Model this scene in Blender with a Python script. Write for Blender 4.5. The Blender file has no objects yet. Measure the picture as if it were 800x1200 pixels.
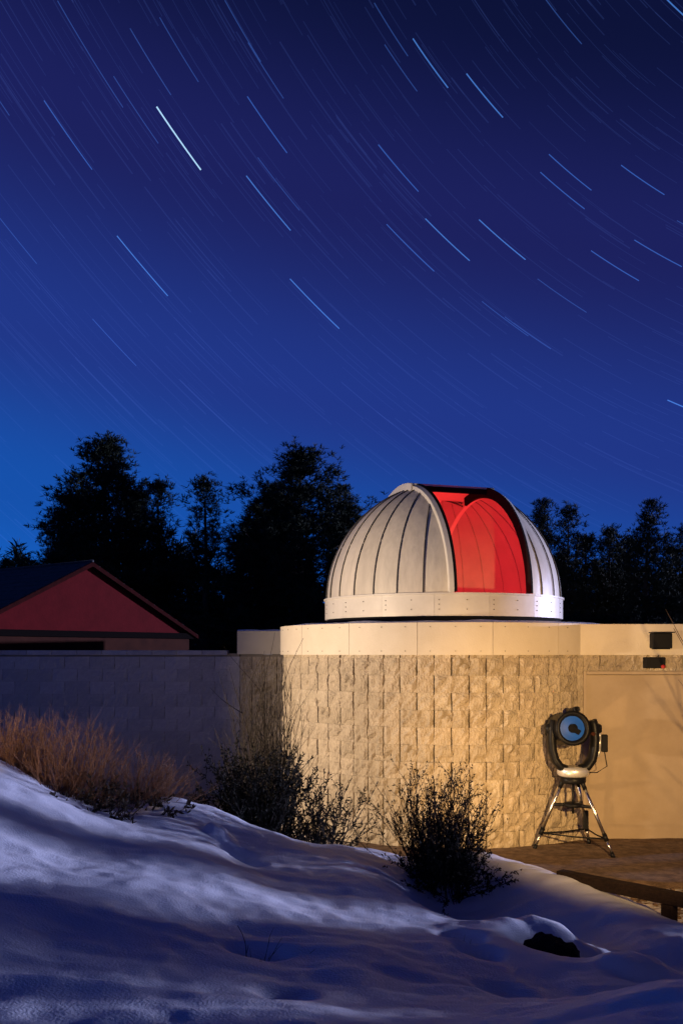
import bpy, bmesh, math, random
import numpy as np
from mathutils import Vector, Matrix, noise
R = math.radians
SC = bpy.context.scene
COL = SC.collection
EYE = 2.26

# ------------------------------------------------------------------ camera
cam = bpy.data.cameras.new('camera')
cam.sensor_fit = 'VERTICAL'; cam.sensor_height = 36.0; cam.sensor_width = 24.0
cam.lens = 33.0; cam.shift_y = 0.1375
cam.clip_start = 0.05; cam.clip_end = 9000
camo = bpy.data.objects.new('camera', cam); COL.objects.link(camo)
camo.location = (0, 0, EYE); camo.rotation_euler = (R(90), 0, 0)
SC.camera = camo

# ------------------------------------------------------------------ sky: deep twilight
world = bpy.data.worlds.new('World'); SC.world = world; world.use_nodes = True
wn = world.node_tree; wn.nodes.clear()
w_out = wn.nodes.new('ShaderNodeOutputWorld'); w_bg = wn.nodes.new('ShaderNodeBackground')
# last twilight: bright blue low on the shed side, navy overhead
w_tc = wn.nodes.new('ShaderNodeTexCoord'); w_sep = wn.nodes.new('ShaderNodeSeparateXYZ'); wn.links.new(w_tc.outputs['Generated'], w_sep.inputs['Vector'])
w_dot = wn.nodes.new('ShaderNodeVectorMath'); w_dot.operation = 'DOT_PRODUCT'; w_dot.inputs[1].default_value = (-.97, .12, 0); wn.links.new(w_tc.outputs['Generated'], w_dot.inputs[0])
w_ma = wn.nodes.new('ShaderNodeMath'); w_ma.operation = 'MULTIPLY_ADD'; w_ma.inputs[1].default_value = -.20; w_ma.inputs[2].default_value = .024; wn.links.new(w_dot.outputs['Value'], w_ma.inputs[0])
w_add = wn.nodes.new('ShaderNodeMath'); w_add.operation = 'ADD'; w_add.use_clamp = True; wn.links.new(w_sep.outputs['Z'], w_add.inputs[0]); wn.links.new(w_ma.outputs['Value'], w_add.inputs[1])
w_ramp = wn.nodes.new('ShaderNodeValToRGB'); w_ramp.color_ramp.interpolation = 'EASE'
SKY = [(.0, (.008, .115, .53)), (.10, (.008, .082, .41)), (.26, (.015, .038, .245)), (.44, (.012, .0155, .112)), (.60, (.004, .0065, .040)), (1.0, (.0025, .004, .024))]
cr = w_ramp.color_ramp
while len(cr.elements) < len(SKY): cr.elements.new(.5)
for e, (p, c) in zip(cr.elements, SKY): e.position = p; e.color = (*c, 1)
wn.links.new(w_add.outputs['Value'], w_ramp.inputs['Fac']); wn.links.new(w_ramp.outputs['Color'], w_bg.inputs['Color'])
w_bg.inputs['Strength'].default_value = 1.0
wn.links.new(w_bg.outputs['Background'], w_out.inputs['Surface'])

# ------------------------------------------------------------------ the moon (the one sun lamp), low, right and a little behind
moon = bpy.data.lights.new('moon', 'SUN'); moon.energy = 4.4; moon.angle = R(0.9); moon.color = (.60, .63, 1.0)
moono = bpy.data.objects.new('moon', moon); COL.objects.link(moono)
TO_MOON = Vector((0.95, 0.30, 0.036)).normalized()
moono.rotation_euler = (-TO_MOON).to_track_quat('-Z', 'Y').to_euler()
moono.location = (30, 15, 12)

SC.view_settings.view_transform = 'Standard'; SC.view_settings.look = 'None'
SC.view_settings.exposure = 0.0; SC.view_settings.gamma = 1.0; SC.view_settings.use_curve_mapping = False

# ------------------------------------------------------------------ helpers
def P(px, py, D):
    """a photo pixel at depth D -> world point"""
    return Vector(((px - 400) / 1100 * D, D, EYE + (765 - py) / 1100 * D))

class MB:
    def __init__(self): self.v = []; self.f = []; self.sm = []
    def add(self, vs, fs, smooth=False):
        b = len(self.v); self.v += [tuple(v) for v in vs]
        for f in fs: self.f.append(tuple(i + b for i in f)); self.sm.append(smooth)
    def box(self, c, s, rot=None):
        c = Vector(c); hx, hy, hz = s[0] / 2, s[1] / 2, s[2] / 2
        vs = [Vector((x, y, z)) for x in (-hx, hx) for y in (-hy, hy) for z in (-hz, hz)]
        if rot is not None: vs = [rot @ v for v in vs]
        self.add([c + v for v in vs], [(0, 1, 3, 2), (4, 6, 7, 5), (0, 4, 5, 1), (2, 3, 7, 6), (0, 2, 6, 4), (1, 5, 7, 3)])
    def tube(self, pts, r0, r1=None, n=6, cap=True, smooth=True):
        if r1 is None: r1 = r0
        pts = [Vector(p) for p in pts]; m = len(pts); rings = []
        for i, p in enumerate(pts):
            t = (pts[min(i + 1, m - 1)] - pts[max(i - 1, 0)])
            if t.length < 1e-9: t = Vector((0, 0, 1))
            t.normalize()
            a = t.cross(Vector((0, 0, 1)) if abs(t.z) < .9 else Vector((1, 0, 0))).normalized(); b = t.cross(a)
            r = r0 + (r1 - r0) * i / max(1, m - 1)
            rings.append([p + a * (r * math.cos(2 * math.pi * k / n)) + b * (r * math.sin(2 * math.pi * k / n)) for k in range(n)])
        vs = [v for ring in rings for v in ring]
        fs = [(i * n + k, i * n + (k + 1) % n, (i + 1) * n + (k + 1) % n, (i + 1) * n + k) for i in range(m - 1) for k in range(n)]
        if cap: fs += [tuple(range(n - 1, -1, -1)), tuple((m - 1) * n + k for k in range(n))]
        self.add(vs, fs, smooth)
    def lathe(self, prof, n=32, mat=Matrix(), smooth=True):
        """prof: (radius, height) along local z"""
        m = len(prof)
        vs = [mat @ Vector((r * math.cos(2 * math.pi * k / n), r * math.sin(2 * math.pi * k / n), h)) for r, h in prof for k in range(n)]
        fs = [(i * n + k, i * n + (k + 1) % n, (i + 1) * n + (k + 1) % n, (i + 1) * n + k) for i in range(m - 1) for k in range(n)]
        self.add(vs, fs, smooth)
    def grid(self, rows, smooth=True, close=False):
        m, n = len(rows), len(rows[0])
        vs = [v for r in rows for v in r]
        fs = [(i * n + k, i * n + k + 1, (i + 1) * n + k + 1, (i + 1) * n + k) for i in range(m - 1) for k in range(n - 1)]
        self.add(vs, fs, smooth)
    def build(self, name, mat, parent=None, bevel=0, **tags):
        me = bpy.data.meshes.new(name); me.from_pydata(self.v, [], self.f)
        me.polygons.foreach_set('use_smooth', self.sm); me.update()
        return link(name, me, mat, parent, bevel, **tags)

def link(name, me, mat, parent=None, bevel=0, **tags):
    o = bpy.data.objects.new(name, me); COL.objects.link(o)
    if mat is not None and len(me.materials) == 0: me.materials.append(mat)
    if parent is not None: o.parent = parent
    if bevel:
        b = o.modifiers.new('bevel', 'BEVEL'); b.width = bevel; b.segments = 2; b.limit_method = 'ANGLE'; b.angle_limit = R(40)
    for k, v in tags.items(): o[k] = v
    return o

def thing(name, label, cat, loc=(0, 0, 0), rz=0, group=None):
    o = bpy.data.objects.new(name, None); COL.objects.link(o); o.empty_display_size = .2
    o.location = loc; o.rotation_euler = (0, 0, rz); o['label'] = label; o['category'] = cat
    if group: o['group'] = group
    return o

def copy_tree(o, parent=None):
    c = o.copy(); COL.objects.link(c); c.parent = parent
    for ch in list(o.children): copy_tree(ch, c)
    return c

def mat(name, col, rough=.8, metal=0, col2=None, scale=8, bump=0, bscale=40, detail=6, emit=None, estr=0, spec=.5, coat=0, mix=(.35, .65), stretch=None, trans=0, bdist=.02):
    m = bpy.data.materials.new(name); m.use_nodes = True; nt = m.node_tree; b = nt.nodes['Principled BSDF']
    b.inputs['Base Color'].default_value = (*col, 1); b.inputs['Roughness'].default_value = rough
    b.inputs['Metallic'].default_value = metal; b.inputs['Specular IOR Level'].default_value = spec
    b.inputs['Coat Weight'].default_value = coat
    if emit: b.inputs['Emission Color'].default_value = (*emit, 1); b.inputs['Emission Strength'].default_value = estr
    tc = nt.nodes.new('ShaderNodeTexCoord'); mp = nt.nodes.new('ShaderNodeMapping'); nt.links.new(tc.outputs['Object'], mp.inputs['Vector'])
    if stretch: mp.inputs['Scale'].default_value = stretch
    if col2:
        n = nt.nodes.new('ShaderNodeTexNoise'); n.inputs['Scale'].default_value = scale; n.inputs['Detail'].default_value = detail
        n.inputs['Roughness'].default_value = .65
        r = nt.nodes.new('ShaderNodeValToRGB'); r.color_ramp.elements[0].position, r.color_ramp.elements[1].position = mix
        r.color_ramp.elements[0].color = (*col, 1); r.color_ramp.elements[1].color = (*col2, 1)
        nt.links.new(mp.outputs['Vector'], n.inputs['Vector']); nt.links.new(n.outputs['Fac'], r.inputs['Fac']); nt.links.new(r.outputs['Color'], b.inputs['Base Color'])
    if bump:
        n2 = nt.nodes.new('ShaderNodeTexNoise'); n2.inputs['Scale'].default_value = bscale; n2.inputs['Detail'].default_value = 5
        bp = nt.nodes.new('ShaderNodeBump'); bp.inputs['Strength'].default_value = bump; bp.inputs['Distance'].default_value = bdist
        nt.links.new(mp.outputs['Vector'], n2.inputs['Vector']); nt.links.new(n2.outputs['Fac'], bp.inputs['Height']); nt.links.new(bp.outputs['Normal'], b.inputs['Normal'])
    if trans:
        t = nt.nodes.new('ShaderNodeBsdfTranslucent'); ms = nt.nodes.new('ShaderNodeMixShader'); ms.inputs['Fac'].default_value = trans
        t.inputs['Color'].default_value = (*col, 1)
        o = nt.nodes['Material Output']; nt.links.new(b.outputs['BSDF'], ms.inputs[1]); nt.links.new(t.outputs['BSDF'], ms.inputs[2]); nt.links.new(ms.outputs['Shader'], o.inputs['Surface'])
    return m

M = {}
M['snow'] = mat('snow', (.78, .81, .93), rough=.6, col2=(.72, .75, .88), scale=2.6, bump=.45, bscale=80, spec=.3, bdist=.010, detail=9)
M['gravel'] = mat('gravel_ground', (.09, .058, .038), rough=.95, col2=(.19, .125, .082), scale=9, bump=.9, bscale=50, spec=.2)
M['trampled'] = mat('trampled_snow', (.16, .11, .075), rough=.9, col2=(.66, .62, .58), scale=7, bump=.8, bscale=30, spec=.2, mix=(.46, .56), stretch=(1, 2.2, 1))
M['mortar'] = mat('mortar', (.27, .23, .18), rough=.95, bump=.4, bscale=80)
M['joint'] = mat('raked_joint', (.07, .055, .042), rough=1, bump=.4, bscale=80, spec=.1)  # mortar darkened past its tone to paint shade into the dirty joints
M['stucco'] = mat('fascia_paint', (.60, .53, .42), rough=.6, col2=(.55, .48, .37), scale=3, bump=.12, bscale=60)
M['door'] = mat('door_paint', (.37, .285, .195), rough=.55, col2=(.31, .235, .155), scale=2.2, bump=.05, bscale=30)
M['dark_gap'] = mat('dark_gap', (.02, .018, .015), rough=.9)
M['dome'] = mat('dome_paint', (.66, .62, .55), rough=.42, col2=(.60, .56, .49), scale=3.5, bump=.06, bscale=20, spec=.4)
domes = [M['dome']] + [mat('dome_paint_%d' % i, c, rough=.45, col2=tuple(x * .82 for x in c), scale=4, bump=.22, bscale=5, spec=.4, stretch=(3, 3, .7), mix=(.4, .72), bdist=.03) for i, c in enumerate([(.64, .585, .49), (.60, .545, .455), (.66, .60, .505), (.62, .56, .47)])]
M['seam'] = mat('seam_sealant', (.055, .05, .045), rough=.6)
M['lining'] = mat('dome_lining', (.40, .33, .32), rough=.8, col2=(.34, .28, .27), scale=2.5, bump=.1, bscale=14)
M['gasket'] = mat('black_gasket', (.008, .008, .009), rough=.9, spec=.05)
M['black'] = mat('black_enamel', (.007, .007, .008), rough=.4, spec=.14, bump=.08, bscale=70)
M['chrome'] = mat('brushed_steel', (.72, .71, .70), rough=.25, metal=1, bump=.04, bscale=90)
M['alu'] = mat('cast_aluminium', (.78, .77, .75), rough=.38, metal=.6)
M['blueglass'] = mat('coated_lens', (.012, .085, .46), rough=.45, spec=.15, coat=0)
M['plastic'] = mat('dark_plastic', (.007, .007, .008), rough=.6, spec=.12)
M['redlens'] = mat('red_lens', (.45, .03, .02), rough=.2, coat=.6)
M['wood'] = mat('weathered_wood', (.035, .021, .014), rough=.9, spec=.15, col2=(.018, .011, .008), scale=6, bump=.5, bscale=24, stretch=(1, 8, 8))
M['gable'] = mat('red_gable_boards', (.12, .0075, .010), rough=.9, spec=.1, col2=(.095, .006, .008), scale=3, bump=.15, bscale=20)
M['gtrim'] = mat('red_brown_trim', (.045, .009, .009), rough=1, spec=.03, col2=(.03, .007, .007), scale=5, bump=.2, bscale=25)
M['beam'] = mat('dark_beam', (.008, .006, .006), rough=1, spec=.02)
M['soffit'] = mat('brown_siding', (.06, .019, .012), rough=.9, spec=.1, col2=(.04, .013, .009), scale=4)
M['shingle'] = mat('dark_shingles', (.05, .052, .058), rough=.95, spec=.2, col2=(.08, .082, .09), scale=10, bump=.6, bscale=40)
M['bark'] = mat('pine_bark', (.05, .032, .022), rough=.95, col2=(.03, .02, .014), scale=5, bump=.6, bscale=18)
M['needles'] = mat('pine_needles', (.020, .030, .016), rough=.75, col2=(.034, .044, .024), scale=1.2, spec=.2)
M['leaf'] = mat('dark_shrub_leaf', (.008, .009, .0055), rough=.8, col2=(.014, .0135, .0075), scale=6, spec=.2)
M['twig'] = mat('dark_twig', (.018, .012, .008), rough=.9)
M['twig2'] = mat('grey_brown_twig', (.055, .035, .022), rough=.9)
M['dry'] = mat('dry_stem', (.42, .24, .14), rough=.9, col2=(.20, .10, .055), scale=4, trans=.45)
M['drydark'] = mat('dry_root_litter', (.045, .03, .02), rough=.95)
M['rock'] = mat('lava_rock', (.009, .008, .008), rough=.95, spec=.15, col2=(.018, .015, .014), scale=7, bump=1.0, bscale=22)
M['lampglass'] = mat('flood_lens', (.9, .85, .7), rough=.3, emit=(1, .75, .4), estr=6)
M['redbulb'] = mat('red_bulb', (.6, .02, .02), rough=.3, emit=(1, .03, .02), estr=20)
bl = []
for i, c in enumerate([(.47, .39, .285), (.50, .42, .31), (.43, .355, .255), (.49, .405, .295)]):
    bl.append(mat('split_face_block_%d' % i, c, rough=.95, col2=tuple(x * .74 for x in c), scale=11, bump=1.0, bscale=34, spec=.15, bdist=.03, stretch=(1.2, 1.2, .8)))

# ------------------------------------------------------------------ sky things: star trails circling the pole
POLE = Vector((.48554, .47096, .73651)).normalized()
def emat(name, c, s):
    m = bpy.data.materials.new(name); m.use_nodes = True; nt = m.node_tree; nt.nodes.clear()
    e = nt.nodes.new('ShaderNodeEmission'); o = nt.nodes.new('ShaderNodeOutputMaterial'); e.inputs['Color'].default_value = (*c, 1); e.inputs['Strength'].default_value = s
    t = nt.nodes.new('ShaderNodeBsdfTransparent'); ad = nt.nodes.new('ShaderNodeAddShader'); nt.links.new(e.outputs['Emission'], ad.inputs[0]); nt.links.new(t.outputs['BSDF'], ad.inputs[1]); nt.links.new(ad.outputs['Shader'], o.inputs['Surface']); return m
SR = 5000.0
def trail(mb, mid, ang, w, n=7):
    pts = [(Matrix.Rotation(ang * (k / (n - 1) - .5), 3, POLE) @ mid) * SR for k in range(n)]
    mb.tube(pts, w, w, n=3, smooth=False)
star_levels = [emat('star_faint', (.007, .013, .048), .40), emat('star_soft', (.012, .035, .13), .7), emat('star_mid', (.02, .07, .26), .65), emat('star_bright', (.05, .17, .50), .5), emat('star_brightest', (.45, .75, .95), .5)]
rng = random.Random(5)
mb = MB()
for i in range(7000):
    z = rng.uniform(.10, 1); a = rng.uniform(0, 2 * math.pi); s = math.sqrt(1 - z * z)
    trail(mb, Vector((s * math.cos(a), s * math.sin(a), z)), R(rng.choice([5.2, 5.2, 5.2, 9])), rng.uniform(.8, 2.4) if i % 9 else 3.5, n=5)
sky = mb.build('sky', star_levels[0], kind='structure', label='faint star trails circling the pole in the deep blue sky')
TR = [(68,0,142,127,2),(133,89,185,168,2),(152,33,200,111,2),(187,20,232,96,2),(183,125,235,199,5),(52,117,107,199,3),(263,0,305,72,2),(290,50,332,115,2),(288,114,337,178,3),
      (288,206,340,270,4),(301,185,351,246,2),(137,276,196,347,4),(0,255,43,309,2),(339,327,397,385,4),(110,372,158,430,2),(135,467,190,523,1),(195,405,250,462,1),(-34,60,8,137,2),
      (437,4,478,65,2),(482,46,525,102,4),(545,87,589,137,4),(449,53,489,106,2),(587,46,628,95,1),(567,55,607,103,1),(442,170,490,224,3),(497,257,550,305,4),(452,263,508,318,3),
      (560,258,615,304,4),(642,181,692,223,3),(632,202,684,245,3),(727,193,777,229,3),(692,293,747,330,3),(743,280,797,314,3),(780,0,824,38,4),(782,467,838,494,4),(630,325,685,368,2),
      (564,353,618,394,2),(590,372,645,408,2),(500,418,560,465,1),(480,490,540,538,1),(535,175,580,220,1),(793,257,846,288,2),(636,0,682,50,2),(205,370,255,428,1),(20,410,66,466,1),(660,395,715,430,1),(420,110,462,165,1),(150,120,190,185,1)]
for a, b, c, d, lv in TR:
    mid = (P(a, b, 1) - Vector((0, 0, EYE))).normalized() + (P(c, d, 1) - Vector((0, 0, EYE))).normalized()
    p0 = (P(a, b, 1) - Vector((0, 0, EYE))).normalized(); p1 = (P(c, d, 1) - Vector((0, 0, EYE))).normalized()
    q0 = p0 - POLE * p0.dot(POLE); q1 = p1 - POLE * p1.dot(POLE)
    mb = MB(); trail(mb, mid.normalized(), q0.angle(q1), [0, 2.0, 2.3, 2.6, 3.0, 3.8][lv])
    mb.build('star_trail', star_levels[lv - 1], sky)

# ------------------------------------------------------------------ ground and snow
mb = MB(); S = 7000
mb.add([(-S, -S, -.03), (S, -S, -.03), (S, S, -.03), (-S, S, -.03)], [(0, 1, 2, 3)])
mb.build('ground', M['trampled'], kind='structure')
mb = MB(); nx, ny = 60, 24
rows = []
for j in range(ny + 1):
    row = []
    for i in range(nx + 1):
        x = .2 + 9 * i / nx; y = 9.15 + .10 * math.sin(x * 1.3) + (11.6 - 9.15) * j / ny
        row.append(Vector((x, y, (.012 if 0 < j else -.05) + .018 * noise.noise(Vector((x * 2, y * 2, 0))))))
    rows.append(row)
mb.grid(rows); mb.build('patio', M['gravel'], kind='structure')

ctrl = []
for px, py, D in [(0,892,7.0),(0,960,5.8),(0,1050,4.6),(0,1200,3.3),(60,922,7.2),(100,940,7.3),(100,1010,5.8),(100,1100,4.4),(140,952,7.4),(210,936,7.6),(232,945,7.6),(290,965,7.8),(340,983,8.0),(400,990,8.0),(440,997,8.0),
                  (455,1030,7.2),(484,1058,6.7),(520,1075,6.2),(600,1072,6.0),(520,1064,7.4),(600,1062,7.35),(660,1078,7.0),(560,1003,8.2),(620,1018,7.9),(680,1040,7.5),(730,1068,7.0),(770,1095,6.5),(800,1115,6.2),
                  (600,1110,5.45),(690,1142,5.2),(690,1118,5.75),(650,1090,6.2),(735,1115,5.6),(712,1163,5.0),(770,1150,5.8),(800,1145,3.6),(700,1185,3.5),(800,1200,3.2),(640,1205,3.4),(720,1172,4.7),(800,1160,4.9),
                  (300,1010,7.0),(300,1100,5.0),(400,1050,6.2),(400,1120,4.8),(400,1200,3.5),(200,1200,3.4),(200,1050,5.2),(500,1130,5.0),(560,1180,4.2),(500,1200,3.6),(200,985,6.4),(440,1040,6.6),(560,1120,5.2)]:
    p = P(px, py, D); ctrl.append((p.x, p.y, p.z))
ctrl += [(-4,9,1.0),(-3,10.5,.5),(-1,10,.25),(.2,10.2,.05),(1.2,9.7,-.1),(2.2,9,-.2),(3,8,-.25),(3.6,7,-.25),(3.8,6,-.1),(3.4,5,.15),(-5,6,1.5),(-6,12,.5),(-3,13.5,.1),(0,11.5,-.15),(0,0,.75),(-3,0,.85),(3,0,.75),(0,2,.85),(3,3,.9),(-7,3,1.4),(-7,9,1.2),(6,3,.6),(6,0,.7),(7,6,-.2),(6,9,-.3),(-.7,8.7,.5),(-1.8,8.6,.75),(.9,8.8,.12),(.8,6.95,.14),(1.25,6.85,.13),(1.65,6.7,.16)]
C = np.array(ctrl)
def tps(d2): return np.where(d2 > 1e-12, .5 * d2 * np.log(np.maximum(d2, 1e-12)), 0)
n = len(C); d2 = ((C[:, None, :2] - C[None, :, :2]) ** 2).sum(-1)
A = np.zeros((n + 3, n + 3)); A[:n, :n] = tps(d2) + np.eye(n) * .003; A[:n, n] = 1; A[:n, n+1:] = C[:, :2]; A[n, :n] = 1; A[n+1:, :n] = C[:, :2].T
W = np.linalg.solve(A, np.concatenate([C[:, 2], [0, 0, 0]]))
def snow_base(X, Y):
    Z = W[n] + W[n+1] * X + W[n+2] * Y
    for k in range(n): Z = Z + W[k] * tps((X - C[k, 0]) ** 2 + (Y - C[k, 1]) ** 2)
    return Z
ROCK = P(645, 1114, 5.75); HOLE = P(300, 1128, 4.72)
def snow_detail(x, y):
    v = Vector((x, y, 0))
    d = .05 * noise.noise(v * 1.1) + .022 * noise.noise(v * 2.7)
    # wind-carved sastrugi running across the slope
    u = Vector((x * .9 + y * .25, y * 5.2 - x * .9, 3.1))
    s = noise.noise(u); d += .034 * max(0, s - .05) * (1 + noise.noise(v * 1.6)) + .007 * noise.noise(u * 2.3)
    d += .009 * noise.noise(v * 8) + .014 * (.35 - abs(noise.noise(v * 3.4 + Vector((7, 3, 1))))) + .003 * noise.noise(v * 19) + .0015 * noise.noise(v * 37)
    # holes melted round the rock and the buried twigs
    r = math.hypot((x - ROCK.x - .03) / 1.25, y - ROCK.y); d -= .16 * math.exp(-(r / .22) ** 4)
    r = math.hypot((x - HOLE.x) / 1.5, y - HOLE.y - .03); d -= .10 * math.exp(-(r / .10) ** 4)
    for hx, hy, hd, hr in HOLES:
        r = math.hypot(x - hx, (y - hy) * 1.1); d -= hd * math.exp(-(r / hr) ** 4)
    return d
HOLES = []
for px, py, D, hd, hr in [(275,985,7.0,.10,.13),(290,998,6.8,.08,.12),(255,980,7.2,-.07,.1),(540,1090,5.6,.12,.14),(560,1105,5.3,.08,.13),(335,1165,4.1,.05,.12),(698,1120,5.7,.20,.26),(742,1104,5.65,-.05,.2),(732,1136,5.3,-.05,.18),(706,1166,4.95,-.045,.2),(640,1072,6.15,-.05,.18),(760,1120,5.75,.08,.2),(590,1150,4.7,.05,.16),(480,1150,4.5,.035,.2)]:
    p = P(px, py, D); HOLES.append((p.x, p.y, hd, hr))
def snow_z(x, y): return float(snow_base(np.array([x]), np.array([y]))[0]) + snow_detail(x, y)
xs = np.concatenate([np.linspace(-7, -3.2, 40)[:-1], np.linspace(-3.2, 3.4, 270), np.linspace(3.4, 7, 40)[1:]])
ys = np.concatenate([np.linspace(-2, 2.6, 30)[:-1], np.linspace(2.6, 9, 270), np.linspace(9, 13.6, 60)[1:]])
X, Y = np.meshgrid(xs, ys); Z = snow_base(X, Y)
rows = [[(X[j, i], Y[j, i], Z[j, i] + snow_detail(X[j, i], Y[j, i])) for i in range(len(xs))] for j in range(len(ys))]
mb = MB(); mb.grid(rows); mb.build('snow_bank', M['snow'], kind='structure')

# ------------------------------------------------------------------ observatory building
CX, CY = 1.42, 13.0
RW, RB = 2.20, 2.26
ZB, ZT = 2.235, 2.61
YF = 11.3          # front plane of the flat wing
def adir(a): return Vector((math.sin(a), -math.cos(a), 0))
rng = random.Random(11)
bmesh_var = []
def make_block(w, h, seed, amp, score=True):
    mb = MB(); nz = 4; rr = random.Random(seed); rows = []
    off = Vector((rr.uniform(0, 50), rr.uniform(0, 50), 0)); g = rr.choice([0, 0, .003, .006, .012, .024]) if score else 0
    us = [0, .1, .22, .36, .475, .5, .525, .64, .78, .9, 1] if w > .3 else [0, .2, .5, .8, 1]
    for j in range(nz + 1):
        row = []
        for i, u in enumerate(us):
            x = -w / 2 + w * u; z = h * j / nz
            e = 1 if (0 < i < len(us) - 1 and 0 < j < nz) else 0
            k = 1 if e else (.55 if 0 < i < len(us) - 1 else .1)
            y = -amp * (.55 + 1.2 * noise.noise(Vector((x * 9, z * 9, 0)) + off) + .9 * rr.uniform(-.5, .5)) * k
            if u == .5 and g and rr.random() < .8: y = g
            row.append((x + (0 if 0 < i < len(us) - 1 else rr.uniform(-.004, .004)), y, z))
        rows.append(row)
    mb.grid(rows, smooth=False)
    b = [rows[0][0], rows[0][-1], rows[-1][-1], rows[-1][0]]; k = [(p[0], .07, p[2]) for p in b]
    mb.add(b + k, [(0, 4, 5, 1), (1, 5, 6, 2), (2, 6, 7, 3), (3, 7, 4, 0)])
    me = bpy.data.meshes.new('block_face'); me.from_pydata(mb.v, [], mb.f); me.materials.append(bl[seed % len(bl)]); return me
lbl = [mat('painted_block_%d' % i, c, rough=.9, col2=tuple(x * .85 for x in c), scale=9, bump=.6, bscale=40, spec=.2) for i, c in enumerate([(.50, .47, .46), (.54, .51, .50), (.47, .44, .43)])]
full = [make_block(.386, .1992, s, .030) for s in range(16)]
half = [make_block(.189, .199, s + 20, .024) for s in range(6)]
flatb = [make_block(.394, .1985, s + 40, .006, False) for s in range(9)]
for i, me in enumerate(flatb): me.materials[0] = lbl[i % 3]
hflat = make_block(.197, .1992, 60, .005, False); hflat.materials[0] = lbl[0]
def brick(me, loc, rz, parent):
    o = bpy.data.objects.new('block', me); COL.objects.link(o); o.location = loc; o.rotation_euler = (0, 0, rz); o.parent = parent; return o

obs = thing('observatory_building', 'low tan block building with a round tower under the dome', 'building')
# round tower
mb = MB(); N = 96
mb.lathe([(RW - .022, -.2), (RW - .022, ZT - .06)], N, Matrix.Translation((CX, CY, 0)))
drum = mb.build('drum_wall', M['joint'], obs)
step = .4 / RW
for c in range(12):
    for k in range(-9, 7):
        a = (k + .5 * (c % 2)) * step + .02
        if a < R(-98) or a > R(60): continue
        jit = rng.choice([0, 0, 0, .005, .010, -.004])
        brick(rng.choice(full), Vector((CX, CY, c * .2 + .002 - .005)) + adir(a) * (RW + jit - .004), a + rng.uniform(-.012, .012), drum)
# smooth fascia band in curved panels, with rivets
PA = R(22)
for k in range(9):
    a0 = R(-112) + k * PA + R(10); rows = []
    a1 = a0 + PA - .0022
    segs = 8
    if a0 > R(56): continue
    ring = [[(RB, ZB), (RB, ZT), (RB - .14, ZT + .006), (RB - .14, ZB), (RB, ZB)]][0]
    mb = MB()
    for j in range(segs + 1):
        a = a0 + (min(a1, R(56)) - a0) * j / segs
        rows.append([Vector((CX, CY, 0)) + adir(a) * r + Vector((0, 0, z)) for r, z in ring])
    for q in range(4):
        mb.grid([[r[q], r[q + 1]] for r in rows], smooth=(q in (0, 2)))
    mb.add(rows[0][:4], [(0, 1, 2, 3)]); mb.add(rows[-1][:4], [(3, 2, 1, 0)])
    fp = mb.build('fascia_panel', M['stucco'], obs)
    mb = MB()
    for j in range(3):
        a = a0 + PA * (j + .5) / 3
        if a > R(54): continue
        for z in (ZB + .045, ZT - .05):
            mb.box(Vector((CX, CY, z)) + adir(a) * (RB + .002), (.009, .008, .009), Matrix.Rotation(a, 3, 'Z'))
    if mb.v: mb.build('rivets', M['seam'], fp, kind='stuff')
# roof deck
mb = MB(); mb.lathe([(RB - .1, ZT - .12), (.01, ZT - .10)], 64, Matrix.Translation((CX, CY, 0))); mb.build('roof_deck', M['mortar'], obs)
# flat wing on the right, fascia, door opening
xc = CX + math.sqrt(RW ** 2 - (CY - YF) ** 2)          # where the wing meets the drum
XE = 6.2; DX0, DX1, DZ = (683 - 400) / 1100 * YF, (683 - 400) / 1100 * YF + 1.62, 2.04
mb = MB()
x0 = xc - .35
mb.box(((x0 + DX0) / 2, YF + .12, 1.11), (DX0 - x0, .2, 2.24))
mb.box(((DX1 + XE) / 2, YF + .12, 1.11), (XE - DX1, .2, 2.24))
mb.box(((DX0 + DX1) / 2, YF + .122, DZ + .10), (DX1 - DX0 + .004, .196, .2))
wing = mb.build('wing_wall', M['mortar'], obs)
for c in range(11):
    z = c * .2 - .003
    # stub between drum and door
    x = DX0 - (.10 if c % 2 else .02)
    w_me = half if True else full
    if c < 10 or True:
        brick(rng.choice(half), (DX0 - .095, YF + .018, z), 0, wing)
        brick(rng.choice(half), (DX0 - .295, YF + .018, z), 0, wing)
    x = DX1 + (.195 if c % 2 else .095)
    if not c % 2: brick(rng.choice(half), (DX1 + .095, YF + .018, z), 0, wing); x = DX1 + .39
    else: x = DX1 + .195
    while x < 5.6:
        brick(rng.choice(full), (x, YF + .018, z), 0, wing); x += .4
x = DX0 + .195
while x < DX1:
    brick(rng.choice(full), (x, YF + .018, 2.045), 0, wing); x += .4
mb = MB(); mb.box(((xc + .02 + XE) / 2, YF + .02, (ZB + ZT) / 2 - .004), (XE - xc - .02, .12, ZT - ZB)); mb.build('wing_fascia', M['stucco'], obs, bevel=.006)
mb = MB(); mb.box(((x0 + XE) / 2 , (YF + .2 + 19) / 2, 2.50), (XE - x0 , 19 - YF - .2, .1)); mb.box((XE - .1, (YF + .23 + 19) / 2, 1.2), (.2, 19 - YF - .23, 2.5)); mb.box(((x0 + XE) / 2, 18.95, 1.2), (XE - x0 - .4, .1, 2.4)); mb.build('wing_shell', M['mortar'], obs)
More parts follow.
